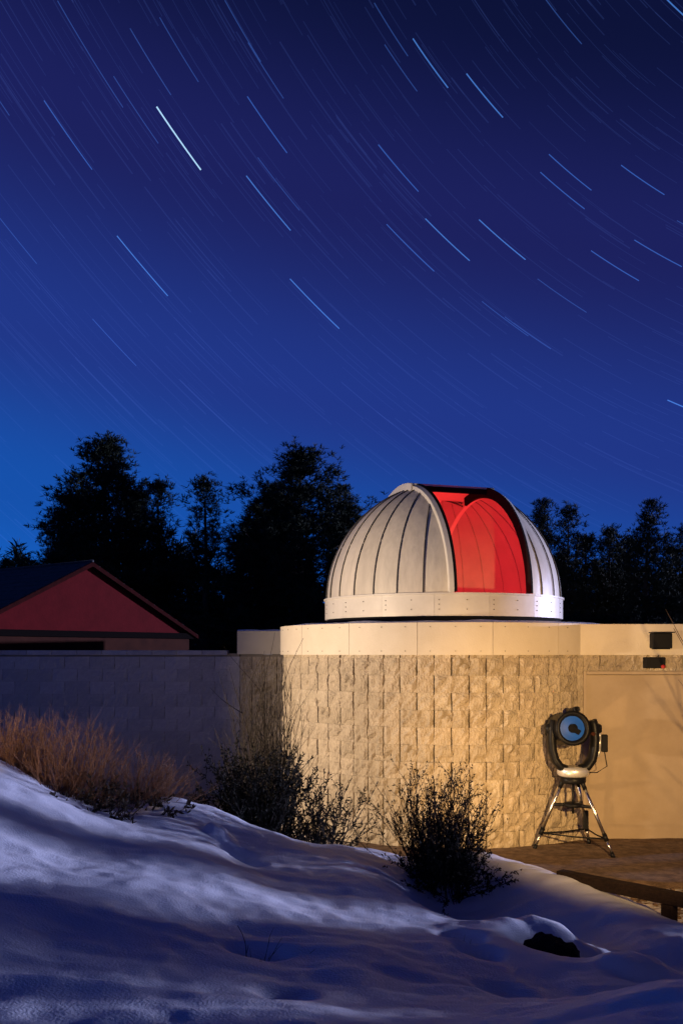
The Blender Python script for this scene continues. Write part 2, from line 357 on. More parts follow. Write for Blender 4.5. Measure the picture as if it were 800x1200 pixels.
# door
mb = MB(); dm = (DX0 + DX1) / 2
mb.box((DX0 + .022, YF + .05, DZ / 2), (.04, .09, DZ)); mb.box((DX1 - .022, YF + .05, DZ / 2), (.04, .09, DZ)); mb.box((dm, YF + .05, DZ - .022), (DX1 - DX0 - .09, .088, .04))
door = mb.build('door', M['door'], obs, bevel=.003)
mb = MB(); mb.box((dm, YF + .085, DZ / 2 - .02), (DX1 - DX0 - .095, .04, DZ - .055)); mb.build('leaf', M['door'], door, bevel=.003)
mb = MB(); mb.box((DX1 - .14, YF + .05, 1.0), (.03, .05, .14)); mb.tube([(DX1 - .14, YF + .03, 1.02), (DX1 - .26, YF + .03, 1.02)], .011, n=8); mb.build('handle', M['alu'], door)
mb = MB(); mb.box((dm, YF + .13, DZ / 2), (DX1 - DX0 - .01, .02, DZ)); mb.build('door_gap', M['dark_gap'], door)
# left wing behind the tower
YL = 15.0; XL = (281 - 400) / 1100 * YL
mb = MB(); mb.box(((XL + .9) / 2, YL + .13, 1.1), (.9 - XL - .02, .2, 2.26)); mb.box((XL + .11, YL + 2.2, 1.1), (.2, 4.0, 2.26)); lw = mb.build('rear_wall', M['mortar'], obs)
for c in range(11):
    x = XL + (.195 if c % 2 else .395)
    if not c % 2: brick(rng.choice(half), (XL + .095, YL + .018, c * .2), 0, lw)
    while x < .3: brick(rng.choice(full), (x, YL + .018, c * .2), 0, lw); x += .4
mb = MB(); mb.box(((XL + .7) / 2 - .02, YL + .1, (ZB + ZT) / 2), (.74 - XL, .24, ZT - ZB)); mb.box((XL - .03 + .12, YL + 2.23, (ZB + ZT) / 2 - .002), (.24, 4.0, ZT - ZB)); mb.build('rear_fascia', M['stucco'], obs, bevel=.006)
mb = MB(); mb.box(((XL + .8) / 2 + .1, YL + 2.2, 2.5), (.7 - XL, 3.8, .08)); mb.build('rear_roof', M['mortar'], obs)

# low block wall running off to the left
low = thing('block_wall', 'long low grey block wall between the shrubs and the red gabled shed', 'wall')
mb = MB(); LX0 = -8.2; mb.box(((LX0 + XL - .01) / 2, YL + .15, 1.07), (XL - .01 - LX0, .2, 2.36)); core = mb.build('core', M['mortar'], low)
for c in range(11):
    x = XL - .205 - (.2 if c % 2 else 0)
    if c % 2: brick(hflat, (XL - .105, YL + .04, c * .2), 0, low)
    while x > LX0: brick(rng.choice(flatb), (x, YL + .04, c * .2), 0, low); x -= .4
x = XL - .2
while x > LX0:
    mb = MB(); mb.box((x - .2, YL + .14, 2.262), (.394, .30, .075)); mb.build('cap_stone', lbl[int(-x * 10) % 3], low, bevel=.006); x -= .4

# snow lying on the roof
mb = MB(); rows = []
for i in range(11):
    r = 1.5 + (RB - .02 - 1.5) * i / 10; row = []
    for k in range(145):
        a = 2 * math.pi * k / 144; p = Vector((CX, CY, 0)) + adir(a) * r
        row.append(p + Vector((0, 0, ZT - .03 + (.065 if i < 10 else .02) * (1 - .55 * (i / 10) ** 3) + .022 * noise.noise(p * 2.2) + .008 * noise.noise(p * 7))))
    rows.append(row)
mb.grid(rows); mb.build('roof_snow', M['snow'], kind='stuff', label='thin strip of snow lying on the tower roof', category='snow')
mb = MB(); rows = []
for i in range(9):
    y = YL - .02 + .26 * i / 8; row = []
    for k in range(30):
        x = XL - .04 + (.45 - XL) * k / 29
        row.append(Vector((x, y, ZT + .002 + .03 * math.sin(math.pi * i / 8) * (.6 + noise.noise(Vector((x * 3, y, 2)))))))
    rows.append(row)
mb.grid(rows); mb.build('parapet_snow', M['snow'], kind='stuff', label='thin snow on the rear parapet left of the tower', category='snow')

# ------------------------------------------------------------------ the dome
RD = 1.595; ZS = 2.98; SA = R(17.8); SW = .53
DC = Vector((CX - .025, CY, ZS)); dS = adir(SA); pS = Vector((math.cos(SA), math.sin(SA), 0))
dome = thing('observatory_dome', 'rounded white observatory dome with its shutter open and a red glow inside', 'dome', DC)
def sph(a, e, r): return adir(a) * (r * math.cos(e)) + Vector((0, 0, r * math.sin(e)))
def in_slit(v, w=SW): return abs(v.dot(pS)) < w and v.dot(dS) > -.30 * RD
def cut_mesh(mb, name):
    me = bpy.data.meshes.new(name); me.from_pydata(mb.v, [], mb.f); bm = bmesh.new(); bm.from_mesh(me)
    for co, no in ((pS * SW, pS), (-pS * SW, pS), (dS * (-.30 * RD), dS)):
        bmesh.ops.bisect_plane(bm, geom=bm.verts[:] + bm.edges[:] + bm.faces[:], plane_co=co, plane_no=no, dist=1e-5)
    dead = [f for f in bm.faces if in_slit(f.calc_center_median())]
    bmesh.ops.delete(bm, geom=dead, context='FACES')
    for f in bm.faces: f.smooth = True
    if not bm.faces: bm.free(); return None
    bm.to_mesh(me); bm.free(); return me
G = R(12); A0 = R(-14.5)
rng = random.Random(3)
for k in range(30):
    a0 = A0 + k * G; rows = []
    dr = rng.uniform(-.003, .003)
    for j in range(19):
        e = R(89) * j / 18
        rows.append([sph(a0 + G * i / 4, e, RD + dr + .004 * math.sin(math.pi * i / 4)) for i in range(5)])
    mb = MB(); mb.grid(rows); me = cut_mesh(mb, 'panel')
    if me: link('panel', me, domes[1 + (k * 7) % 4], dome)
    # standing seam between two panels
    mb = MB(); run = []
    for j in range(61):
        e = R(88) * j / 60; p = sph(a0, e, RD + .008)
        if in_slit(p, SW + .04):
            if len(run) > 1: mb.tube(run, .0085, .007, n=5)
            run = []
        else: run.append(p)
    if len(run) > 1: mb.tube(run, .0085, .007, n=5)
    if mb.v: mb.build('seam', M['seam'], dome)
# lining seen through the opening
mb = MB(); mb.grid([[sph(2 * math.pi * i / 90, R(89.5) * j / 24, RD - .03) for i in range(91)] for j in range(25)])
link('lining', cut_mesh(mb, 'lining'), M['lining'], dome)
for k in range(-7, 8):
    a0 = SA + math.pi + k * G
    pts = [sph(a0, R(88) * j / 24, RD - .036) for j in range(25)]
    pts = [p for p in pts if not in_slit(p, SW)]
    if len(pts) > 2: mb = MB(); mb.tube(pts, .008, .005, n=4); mb.build('rib', M['lining'], dome)
# base ring in segments, with bolts, top lip and a bottom skirt
for k in range(15):
    a0 = A0 + k * R(24) + R(5); mb = MB(); sec = [(RD + .028, -.27), (RD + .028, -.012), (RD + .045, -.010), (RD + .045, .012), (RD - .03, .014), (RD - .03, -.27), (RD + .028, -.27)]
    rows = [[adir(a0 + (R(24) - .0015) * j / 6) * r + Vector((0, 0, z)) for r, z in sec] for j in range(7)]
    for q in range(6): mb.grid([[r[q], r[q + 1]] for r in rows], smooth=(q in (0,)))
    rp = mb.build('ring_panel', M['dome'], dome)
    mb = MB()
    for j in range(2):
        for dz in (-.075, -.13, -.19):
            if dz == -.13 and j: continue
            a = a0 + R(24) * (j * .5 + .08); mb.box(adir(a) * (RD + .030) + Vector((0, 0, dz)), (.011, .009, .011), Matrix.Rotation(a, 3, 'Z'))
    mb.build('bolts', M['seam'], rp, kind='stuff')
mb = MB(); mb.lathe([(RD - .005, -.27), (RD - .005, -.47)], 72); mb.build('track', M['gasket'], dome)
# curbs either side of the opening
def arc(perp, rad, t0, t1, n=40):
    out = []
    for j in range(n + 1):
        t = R(t0 + (t1 - t0) * j / n); rr = math.sqrt(max(1e-6, RD ** 2 - perp ** 2)) + rad
        out.append(pS * perp + dS * (rr * math.cos(t)) + Vector((0, 0, rr * math.sin(t))))
    return out
def strip(name, p0, p1, r0, r1, t0, t1, m, parent, n=44):
    mb = MB(); q = [arc(p0, r0, t0, t1, n), arc(p0, r1, t0, t1, n), arc(p1, r1, t0, t1, n), arc(p1, r0, t0, t1, n)]
    for i in range(4): mb.grid([list(x) for x in zip(q[i], q[(i + 1) % 4])], smooth=True)
    mb.add([q[i][0] for i in range(4)], [(0, 1, 2, 3)]); mb.add([q[i][-1] for i in range(4)], [(3, 2, 1, 0)])
    return mb.build(name, m, parent)
for s in (-1, 1):
    cb = strip('curb', s * (SW + .004), s * (SW + .055), -.05, .055, .5, 150, M['dome'], dome)
    strip('gasket', s * (SW - .028), s * (SW + .002), -.075, .062, .8, 104, M['gasket'], cb)
# the shutter, rolled back over the top
sh = strip('shutter', -SW - .075, SW + .075, .075, .10, 77, 168, M['dome'], dome)
for s in (-1, 1): strip('shutter_skirt', s * (SW + .062), s * (SW + .082), -.005, .098, 76.6, 168, M['dome'], sh)
strip('shutter_lip', -SW - .07, SW + .07, .0, .073, 76.8, 78.2, M['gasket'], sh)
# telescope pier inside with the red lamp that lights the dome
pier = thing('instrument_pier', 'round steel pier with a red lamp standing inside the open dome', 'pier', (CX, CY, 2.5))
mb = MB(); mb.lathe([(.001, 0), (.17, 0), (.15, .04), (.13, .06), (.13, .20), (.17, .22), (.17, .26), (.001, .26)], 24); mb.build('column', M['plastic'], pier)
mb = MB(); mb.lathe([(.001, .26), (.04, .26), (.05, .30), (.045, .36), (.02, .39), (.001, .395)], 16); mb.build('red_bulb', M['redbulb'], pier)
rl = bpy.data.lights.new('red_light', 'POINT'); rl.energy = 88; rl.color = (1, .035, .04); rl.shadow_soft_size = .12
rlo = bpy.data.objects.new('red_light', rl); COL.objects.link(rlo); rlo.location = (0, 0, .52); rlo.parent = pier

# ------------------------------------------------------------------ boxes on the wing fascia
def wall_box(name, label, px0, px1, py0, py1, Y, dep):
    a, b = P(px0, py1, Y), P(px1, py0, Y); t = thing(name, label, 'fixture', ((a.x + b.x) / 2, Y, (a.z + b.z) / 2)); w, h = b.x - a.x, b.z - a.z
    mb = MB(); mb.box((0, -dep / 2 - .012, 0), (w, dep, h)); hs = mb.build('housing', M['plastic'], t, bevel=.012)
    mb = MB(); mb.box((0, -.006, 0), (w * .8, .014, h * .8)); mb.build('back_plate', M['seam'], t)
    return t, w, h, dep
yb = YF - .04
t, w, h, dep = wall_box('wall_light', 'square black wall light, unlit, high on the tan fascia', 760, 783, 742, 760, yb, .12)
mb = MB(); mb.box((0, -.07, -h / 2 - .004), (w * .8, .09, .012)); mb.build('lens', M['plastic'], t)
mb = MB(); mb.box((0, -.10, h / 2 + .006), (w * 1.05, .2, .012)); mb.build('hood', M['black'], t)
t, w, h, dep = wall_box('alarm_box', 'small black alarm box with a red lens under the square wall light', 752, 776, 770, 783, YF + .012, .10)
mb = MB(); mb.lathe([(.001, .05), (.018, .045), (.026, .02), (.026, 0)], 16, Matrix.Translation((w * .36, -.10, -h * .35)) @ Matrix.Rotation(R(90), 4, 'X')); mb.build('red_lens', M['redlens'], t)
mb = MB(); mb.tube([(w * .2, -.04, h * .5), (w * .25, -.03, h * .5 + .03), (w * .35, .02, h * .5 + .045)], .006, n=6); mb.build('conduit', M['plastic'], t)

# ------------------------------------------------------------------ telescope on tripod
TX, TY = (671 - 400) / 1100 * 10.72, 10.72
tel = thing('telescope', 'black fork-mounted telescope with blue front lens on a steel tripod', 'telescope', (TX, TY, .012))
feet = [Vector(((627 - 400) / 1100 * 10.72 - TX, .06, 0)), Vector(((718 - 400) / 1100 * 10.35 - TX, -.38, 0)), Vector(((690 - 400) / 1100 * 11.08 - TX, .36, 0))]
HB = .86
hub = Vector((0, 0, HB - .06))
for f in feet:
    top = hub + Vector((f.x, f.y, 0)).normalized() * .11
    foot = f; dv = (foot - top)
    mb = MB(); mb.tube([top, top + dv * .74], .019, n=10); leg = mb.build('leg', M['chrome'], tel)
    mb = MB(); mb.tube([top + dv * .70, top + dv * .80], .026, n=10); mb.build('clamp', M['black'], leg)
    mb = MB(); mb.tube([top + dv * .78, top + dv * .95], .015, n=10); mb.build('lower_tube', M['chrome'], leg)
    mb = MB(); mb.tube([top + dv * .94, foot + Vector((0, 0, -.012))], .020, .024, n=10); mb.build('foot', M['black'], leg)
    mb = MB(); mb.tube([top - dv * .02, top + dv * .12], .028, .024, n=10); mb.build('collar', M['black'], leg)
mb = MB(); mb.lathe([(.001, HB - .1), (.13, HB - .1), (.145, HB - .08), (.145, HB - .03), (.12, HB - .02), (.001, HB - .02)], 28); mb.build('tripod_head', M['black'], tel)
# accessory spreader half way and lower stays
mid = [hub + Vector((f.x, f.y, 0)).normalized() * .11 + (f - hub - Vector((f.x, f.y, 0)).normalized() * .11) * .36 for f in feet]
zc = sum((m.z for m in mid)) / 3
mb = MB()
for m in mid: mb.tube([(0, 0, zc), m], .022, .018, n=8)
mb.lathe([(.001, zc - .02), (.10, zc - .02), (.115, zc), (.10, zc + .025), (.001, zc + .025)], 20); mb.build('spreader', M['black'], tel)
mb = MB(); mb.tube([(0, 0, HB - .1), (0, 0, zc - .10)], .014, n=8); mb.build('centre_rod', M['black'], tel)
low3 = [hub + Vector((f.x, f.y, 0)).normalized() * .11 + (f - hub - Vector((f.x, f.y, 0)).normalized() * .11) * .77 for f in feet]
for i in range(3):
    a, b = low3[i], low3[(i + 1) % 3]; mb = MB(); mb.tube([a, (a + b) / 2 + Vector((0, 0, -.012)), b], .009, n=6); mb.build('stay', M['black'], tel)
mb = MB(); mb.box((feet[2].x * .72, feet[2].y * .72 - .03, .30), (.06, .05, .22)); mb.build('battery_box', M['black'], tel, bevel=.008)
# drive base
mb = MB(); mb.lathe([(.001, HB - .02), (.15, HB - .02), (.175, HB), (.18, HB + .05), (.165, HB + .085), (.001, HB + .085)], 36); mb.build('drive_base', M['alu'], tel)
# fork: two curved arms
ZC = EYE - (854 - 765) / 1100 * TY - .012
def fork_arm(s):
    mb = MB(); prof = [(.10, HB + .06, .10), (.17, HB + .09, .11), (.235, HB + .17, .10), (.265, HB + .28, .085), (.275, HB + .40, .08), (.270, ZC - .02, .075), (.258, ZC + .06, .07), (.245, ZC + .10, .05)]
    rows = []
    for i, (x, z, hw) in enumerate(prof):
        a = prof[max(0, i - 1)]; b = prof[min(len(prof) - 1, i + 1)]; t = Vector((b[0] - a[0], 0, b[1] - a[1])).normalized(); nrm = Vector((t.z, 0, -t.x)); th = .046 if i else .05
        c = Vector((x * .9, 0, z)); sec = []
        for k in range(12):
            q = 2 * math.pi * k / 12; u = math.copysign(abs(math.cos(q)) ** .6, math.cos(q)) * th; v = math.copysign(abs(math.sin(q)) ** .6, math.sin(q)) * hw
            p = c + nrm * u + Vector((0, v, 0)); p.x *= s; sec.append(p)
        sec.append(sec[0].copy()); rows.append(sec)
    if s < 0: rows = [r[::-1] for r in rows]
    mb.grid(rows); mb.add(rows[-1][:12], [tuple(range(12))]); return mb.build('fork_arm', M['black'], tel)
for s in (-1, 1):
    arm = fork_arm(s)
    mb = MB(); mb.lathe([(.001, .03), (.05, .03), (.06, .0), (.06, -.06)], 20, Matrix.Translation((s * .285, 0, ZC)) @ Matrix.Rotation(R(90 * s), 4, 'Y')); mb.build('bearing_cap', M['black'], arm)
    # pale strip standing in for the edge highlight on one arm
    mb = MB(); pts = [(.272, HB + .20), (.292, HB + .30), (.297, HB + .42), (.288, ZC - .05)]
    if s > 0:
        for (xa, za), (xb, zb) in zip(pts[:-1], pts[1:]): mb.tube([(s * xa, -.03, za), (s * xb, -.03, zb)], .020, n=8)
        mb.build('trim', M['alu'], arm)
mb = MB(); mb.box((.342, -.05, HB + .36), (.07, .06, .20)); mb.build('hand_controller', M['plastic'], tel, bevel=.012)
mb = MB(); mb.tube([(.342, -.05, HB + .27), (.37, -.06, HB + .1), (.25, -.08, HB + .03), (.16, -.06, HB + .03)], .006, n=6); mb.build('cable', M['plastic'], tel)
# optical tube, looking a little above the camera and to its right
ta = Vector((.05, -1, .10)).normalized(); tm = Matrix.Translation((-.075, 0, ZC)) @ ta.to_track_quat('Z', 'Y').to_matrix().to_4x4()
mb = MB(); mb.lathe([(.001, -.34), (.12, -.34), (.17, -.30), (.185, -.26), (.180, -.24), (.178, .22), (.192, .225), (.195, .27), (.150, .272), (.134, .21)], 44, tm); ota = mb.build('optical_tube', M['black'], tel)
mb = MB(); mb.lathe([(.148, .222), (.10, .230), (.05, .238), (.001, .239)], 40, tm); mb.build('corrector_lens', M['blueglass'], ota)
mb = MB(); mb.lathe([(.052, .236), (.052, .26), (.045, .268), (.001, .268)], 24, tm); mb.box(tm @ Vector((.03, -.025, .262)), (.10, .02, .055), Matrix.Rotation(R(30), 3, 'Y')); mb.build('secondary_mirror', M['gasket'], ota)
fm = tm @ Matrix.Translation((.13, .185, 0))
fm = Matrix.Translation((.075, 0, .215)) @ tm
mb = MB(); mb.lathe([(.001, -.22), (.02, -.22), (.022, -.1), (.026, .05), (.034, .07), (.034, .16), (.028, .16), (.001, .14)], 20, fm); fs = mb.build('finder_scope', M['black'], tel)
mb = MB(); mb.box(fm @ Vector((0, 0, .02)) + Vector((-.012, 0, -.03)), (.03, .03, .06)); mb.box(fm @ Vector((0, 0, -.12)) + Vector((-.012, 0, -.03)), (.03, .03, .06)); mb.build('finder_bracket', M['black'], fs)
mb = MB(); mb.box(tm @ Vector((-.13, .15, .23)), (.03, .05, .05)); mb.build('dovetail', M['black'], ota)
mb = MB(); mb.lathe([(.001, .05), (.022, .05), (.022, 0)], 14, Matrix.Translation((.205, -.06, ZC - .05)) @ Matrix.Rotation(R(90), 4, 'X')); mb.build('declination_knob', M['soffit'], tel)

# ------------------------------------------------------------------ rail fence
fence = thing('rail_fence', 'dark wooden post and rail fence half buried beside the snow mound', 'fence')
ra, rb = P(655, 1026, 7.75), P(800, 1052, 6.98); rdv = (rb - ra).normalized(); rb2 = ra + rdv * 3.6; rb2.z = ra.z; ra0 = ra.copy(); rb0 = rb2.copy()
ang = math.atan2(rdv.y, rdv.x)
mb = MB(); mb.box((ra0 + rb0) / 2, ((rb0 - ra0).length, .10, .095), Matrix.Rotation(ang, 3, 'Z')); mb.build('rail', M['wood'], fence, bevel=.008)
for t in (.22, .95, 2.6):
    pc = ra + rdv * t
    if t == .95: q = P(783, 1050, 7.07); pc = Vector((q.x, ra.y + rdv.y * ((q.x - ra.x) / rdv.x), 0))
    mb = MB(); mb.box((pc.x, pc.y, ra.z / 2 - .14), (.092, .092, ra.z + .18), Matrix.Rotation(ang, 3, 'Z')); mb.build('post', M['wood'], fence, bevel=.006)

# loose stones between fence and patio
rng = random.Random(9); mb = MB()
for i in range(900):
    x = rng.uniform(1.5, 4.2); y = rng.uniform(6.2, 9.6); s = rng.uniform(.008, .030); c = Vector((x, y, -.028 + s * .3))
    vs = [c + Vector((math.cos(k * 1.26 + i) * s * rng.uniform(.7, 1.2), math.sin(k * 1.26 + i) * s * rng.uniform(.7, 1.2), z * s * .6)) for z in (-.6, .6) for k in range(5)]
    mb.add(vs, [(0, 1, 6, 5), (1, 2, 7, 6), (2, 3, 8, 7), (3, 4, 9, 8), (4, 0, 5, 9), (5, 6, 7, 8, 9)])
mb.build('loose_stones', M['gravel'], kind='stuff', label='loose brown stones on the trampled ground behind the rail fence', category='stones')

# ------------------------------------------------------------------ boulder in the snow
bm = bmesh.new(); bmesh.ops.create_icosphere(bm, subdivisions=5, radius=1)
for v in bm.verts:
    p = v.co.copy(); d = 1 + .30 * noise.noise(p * 1.3 + Vector((3, 1, 7))) + .16 * noise.noise(p * 3.1) + .07 * noise.noise(p * 8) + .03 * noise.noise(p * 18)
    v.co = Vector((p.x * .225 * d, p.y * .18 * d, p.z * .185 * d))
me = bpy.data.meshes.new('boulder'); bm.to_mesh(me); bm.free()
o = link('boulder', me, M['rock'], label='dark lava boulder sunk in a hollow of the snow mound', category='boulder'); o.location = (ROCK.x, ROCK.y + .02, snow_z(ROCK.x, ROCK.y) + .06); o.rotation_euler = (.15, .28, .5)

# ------------------------------------------------------------------ shrubs
def branch_path(rng, base, d, L, n, up=.15, wob=.22):
    pts = [Vector(base)]; d = Vector(d).normalized()
    for i in range(n):
        d = (d + Vector((rng.gauss(0, wob), rng.gauss(0, wob), rng.gauss(0, wob) + up))).normalized(); pts.append(pts[-1] + d * (L / n))
    return pts
def leaf(mb, p, d, L, w, rng):
    d = d.normalized(); s = d.cross(Vector((rng.gauss(0, 1), rng.gauss(0, 1), rng.gauss(0, 1)))).normalized() * w
    mb.add([p, p + d * L * .5 + s, p + d * L, p + d * L * .5 - s], [(0, 1, 2, 3)])
def shrub(name, label, base, n, H, spread, seed, tw, lf=None, leaves=0, r=.006, kids=3, up=.15, flat=1, llen=.028, tilt=Vector((0, 0, 0)), group=None, inner=.06, wob=.22):
    rng = random.Random(seed); t = thing(name, label, 'shrub', base, 0, group); st = MB(); lv = MB()
    def leafy(pts, cnt):
        for _ in range(cnt):
            i = rng.randrange(1, len(pts)); f = rng.random(); p = pts[i - 1].lerp(pts[i], f); dd = (pts[i] - pts[i - 1]).normalized() + Vector((rng.gauss(0, .7), rng.gauss(0, .7), rng.gauss(0, .7)))
            leaf(lv, p, dd, llen * rng.uniform(.6, 1.4), llen * .2, rng)
    for i in range(n):
        a = rng.uniform(0, 2 * math.pi); q = abs(rng.gauss(0, .5)) * spread
        d = Vector((math.cos(a) * q, math.sin(a) * q * flat, 1)) + tilt; L = H * rng.uniform(.55, 1.08) * (1 - .12 * min(q, 2))
        b = Vector((math.cos(a) * rng.uniform(0, inner), math.sin(a) * rng.uniform(0, inner), -.12))
        pts = branch_path(rng, b, d, L + .1, 7, up * .3, wob * .55); rr = r * rng.uniform(.6, 1.1); st.tube(pts, rr, rr * .25, n=3)
        leafy(pts[2:], leaves)
        for _ in range(kids):
            j = rng.randrange(2, 7); dd = (pts[j] - pts[j - 1]).normalized() + Vector((rng.gauss(0, .5), rng.gauss(0, .5), rng.gauss(0, .25) + .1))
            kp = branch_path(rng, pts[j], dd, L * rng.uniform(.14, .36), 4, up * .3, wob * .6); st.tube(kp, rr * .5, rr * .16, n=3); leafy(kp, leaves)
    st.build('stems', tw, t)
    if lv.v: lv.build('foliage', lf, t)
    return t
def on_snow(px, D):
    x = (px - 400) / 1100 * D; return (x, D, max(-.02, snow_z(x, D)) - .02)
G1 = 'dry shrubs on the snow crest'
shrub('dry_shrub', 'tall orange brown dry shrub at the top of the snow slope', on_snow(75, 7.35), 260, .64, 1.15, 1, M['dry'], r=.0042, kids=7, wob=.26, up=.2, inner=.3, group=G1)
shrub('dry_shrub', 'wide straw coloured dry shrub leaning over the snow edge before the low wall', on_snow(165, 7.75), 210, .50, 1.4, 2, M['dry'], r=.004, kids=6, wob=.26, up=.1, inner=.24, tilt=Vector((.35, 0, 0)), group=G1)
shrub('dry_shrub', 'short dry brown shrub crowded against the tall orange one, farther from the tower', on_snow(5, 7.3), 190, .50, 1.1, 3, M['dry'], r=.004, kids=6, wob=.26, up=.2, inner=.22, group=G1)
shrub('dead_branches', 'dark tangle of dead branches at the foot of the dry shrubs', on_snow(90, 7.12), 60, .26, 2.6, 4, M['drydark'], M['drydark'], 5, r=.007, kids=3, wob=.3, up=-.05, inner=.5, llen=.05)
shrub('dead_branches', 'low dark dead branches under the wide straw coloured shrub', on_snow(150, 7.35), 50, .20, 2.6, 14, M['drydark'], M['drydark'], 5, r=.007, kids=3, wob=.3, up=-.05, inner=.38, llen=.05)
shrub('bare_shrub', 'thin bare shrub of upright twigs rising against the tower edge', on_snow(318, 9.6), 75, 1.85, .36, 5, M['twig'], r=.009, kids=5, wob=.12, up=.25, tilt=Vector((-.05, 0, 0)), inner=.14)
shrub('evergreen_shrub', 'dense dark leafy shrub in front of the tower edge beside the bare twigs', on_snow(300, 8.7), 120, .92, 1.25, 6, M['twig'], M['leaf'], 17, r=.008, kids=6, wob=.24, up=.2, inner=.2, llen=.035)
shrub('evergreen_shrub', 'smaller spreading dark leafy shrub leaning toward the tower wall', on_snow(370, 8.9), 52, .80, 1.1, 16, M['twig'], M['leaf'], 10, r=.007, kids=5, wob=.24, up=.2, inner=.12, llen=.034, tilt=Vector((.25, 0, 0)))
shrub('twiggy_shrub', 'round dark twiggy shrub in the snow hollow before the tower', on_snow(512, 7.75), 130, .90, 1.0, 7, M['twig'], M['leaf'], 8, r=.006, kids=7, wob=.22, up=.22, inner=.14, llen=.026)
p = on_snow(512, 7.75); shrub('low_shrub', 'low dark leafy skirt of growth under the round twiggy shrub', (p[0] + .1, p[1] - .16, p[2]), 95, .52, 2.8, 17, M['twig'], M['leaf'], 12, r=.005, kids=5, wob=.28, up=0, inner=.16, llen=.03)
shrub('small_twigs', 'few thin twigs poking from a hole in the snow slope', (HOLE.x, HOLE.y, snow_z(HOLE.x, HOLE.y) - .0), 9, .27, 1.5, 8, M['twig'], r=.0035, kids=2, wob=.2, up=.1, inner=.05, tilt=Vector((.25, 0, 0)))
p = P(545, 1092, 5.6); shrub('small_twigs', 'tiny tuft of dry twigs beside the lava boulder', (p.x, p.y, snow_z(p.x, p.y)), 14, .12, 1.8, 9, M['twig'], r=.003, kids=2, wob=.2, up=.05, inner=.06)
# a bare shrub right of the frame whose shadow falls on the wing
shrub('bare_shrub', 'tall bare shrub standing between the telescope and the rail fence', (4.12, 8.6, .0), 16, 2.6, .38, 21, M['twig2'], r=.014, kids=6, wob=.22, up=.05, inner=.12, tilt=Vector((-.06, 0, 0)))

# ------------------------------------------------------------------ red gabled shed
ap = Vector((-4.83, 18.0, EYE + 1.685)); gd = Vector((.62, .785, 0)).normalized(); rd = Vector((-.785, .62, 0)).normalized(); hw = 2.62; ez = EYE + .375
shed = thing('gabled_shed', 'dark roofed shed with a dull red gable end behind the low wall', 'shed', (ap.x, ap.y, 0))
O = Vector((ap.x, ap.y, 0)); az = ap.z; fwd = -rd    # fwd = gable normal
def L(g, r, z): return gd * g + rd * r + Vector((0, 0, z))
LEN = 7.0
mb = MB(); z0 = ez + .04
vs = [L(-hw, 0, z0), L(hw, 0, z0), L(0, 0, az - .02)]; vs += [v + rd * .04 for v in vs]
mb.add(vs, [(0, 1, 2), (5, 4, 3), (0, 3, 4, 1), (1, 4, 5, 2), (2, 5, 3, 0)]); mb.build('gable', M['gable'], shed)
for s in (-1, 1):
    # roof slope with overhang
    e = Vector((0, 0, 0)); ov = .10; g = s * (hw + ov); ze = ez - (az - ez) / hw * ov
    vs = [L(0, -.09, az + .02), L(g, -.09, ze + .02), L(g, LEN, ze + .02), L(0, LEN, az + .02)]; vs += [v + Vector((0, 0, .03)) for v in vs]
    mb = MB(); mb.add(vs, [(0, 1, 2, 3), (4, 7, 6, 5), (0, 4, 5, 1), (1, 5, 6, 2), (2, 6, 7, 3), (3, 7, 4, 0)]); rf = mb.build('roof_slope', M['shingle'], shed)
    for c in range(14):
        f0, f1 = c / 14, (c + 1) / 14
        vs = [L(g * f0, -.095, az + (ze - az) * f0 + .053), L(g * f1, -.095, az + (ze - az) * f1 + .066), L(g * f1, LEN, az + (ze - az) * f1 + .066), L(g * f0, LEN, az + (ze - az) * f0 + .053)]
        vs += [v - Vector((0, 0, .014)) for v in vs]
        mb = MB(); mb.add(vs, [(0, 1, 2, 3), (4, 7, 6, 5), (0, 4, 5, 1), (1, 5, 6, 2), (2, 6, 7, 3), (3, 7, 4, 0)]); mb.build('shingle_course', M['shingle'], rf)
    vs = [L(0, -.12, az + .05), L(g, -.12, ze + .05), L(g, -.12, ze - .03), L(0, -.12, az - .035)]; vs += [v + rd * .028 for v in vs]
    mb = MB(); mb.add(vs, [(0, 1, 2, 3), (4, 7, 6, 5), (0, 4, 5, 1), (1, 5, 6, 2), (2, 6, 7, 3), (3, 7, 4, 0)]); mb.build('rake_board', M['gtrim'], shed)
mb = MB(); rotg = Matrix.Rotation(math.atan2(gd.y, gd.x), 3, 'Z')
mb.box(L(0, -.03, ez - .02), (2 * hw + .1, .10, .12), rotg); mb.build('tie_beam', M['beam'], shed, bevel=.01)
mb = MB(); mb.box(L(0, .05, ez - .24), (2 * hw - .1, .08, .32), rotg); mb.build('brown_panel', M['soffit'], shed)
mb = MB(); mb.box(L(0, 3.4, 1.1), (2 * hw - .3, 6.6, 2.3), rotg); mb.build('wall', M['soffit'], shed)
mb = MB(); mb.tube([L(0, -.11, az + .065), L(0, LEN, az + .065)], .03, n=8); mb.build('ridge_cap', M['shingle'], shed)
for o in list(shed.children): pass

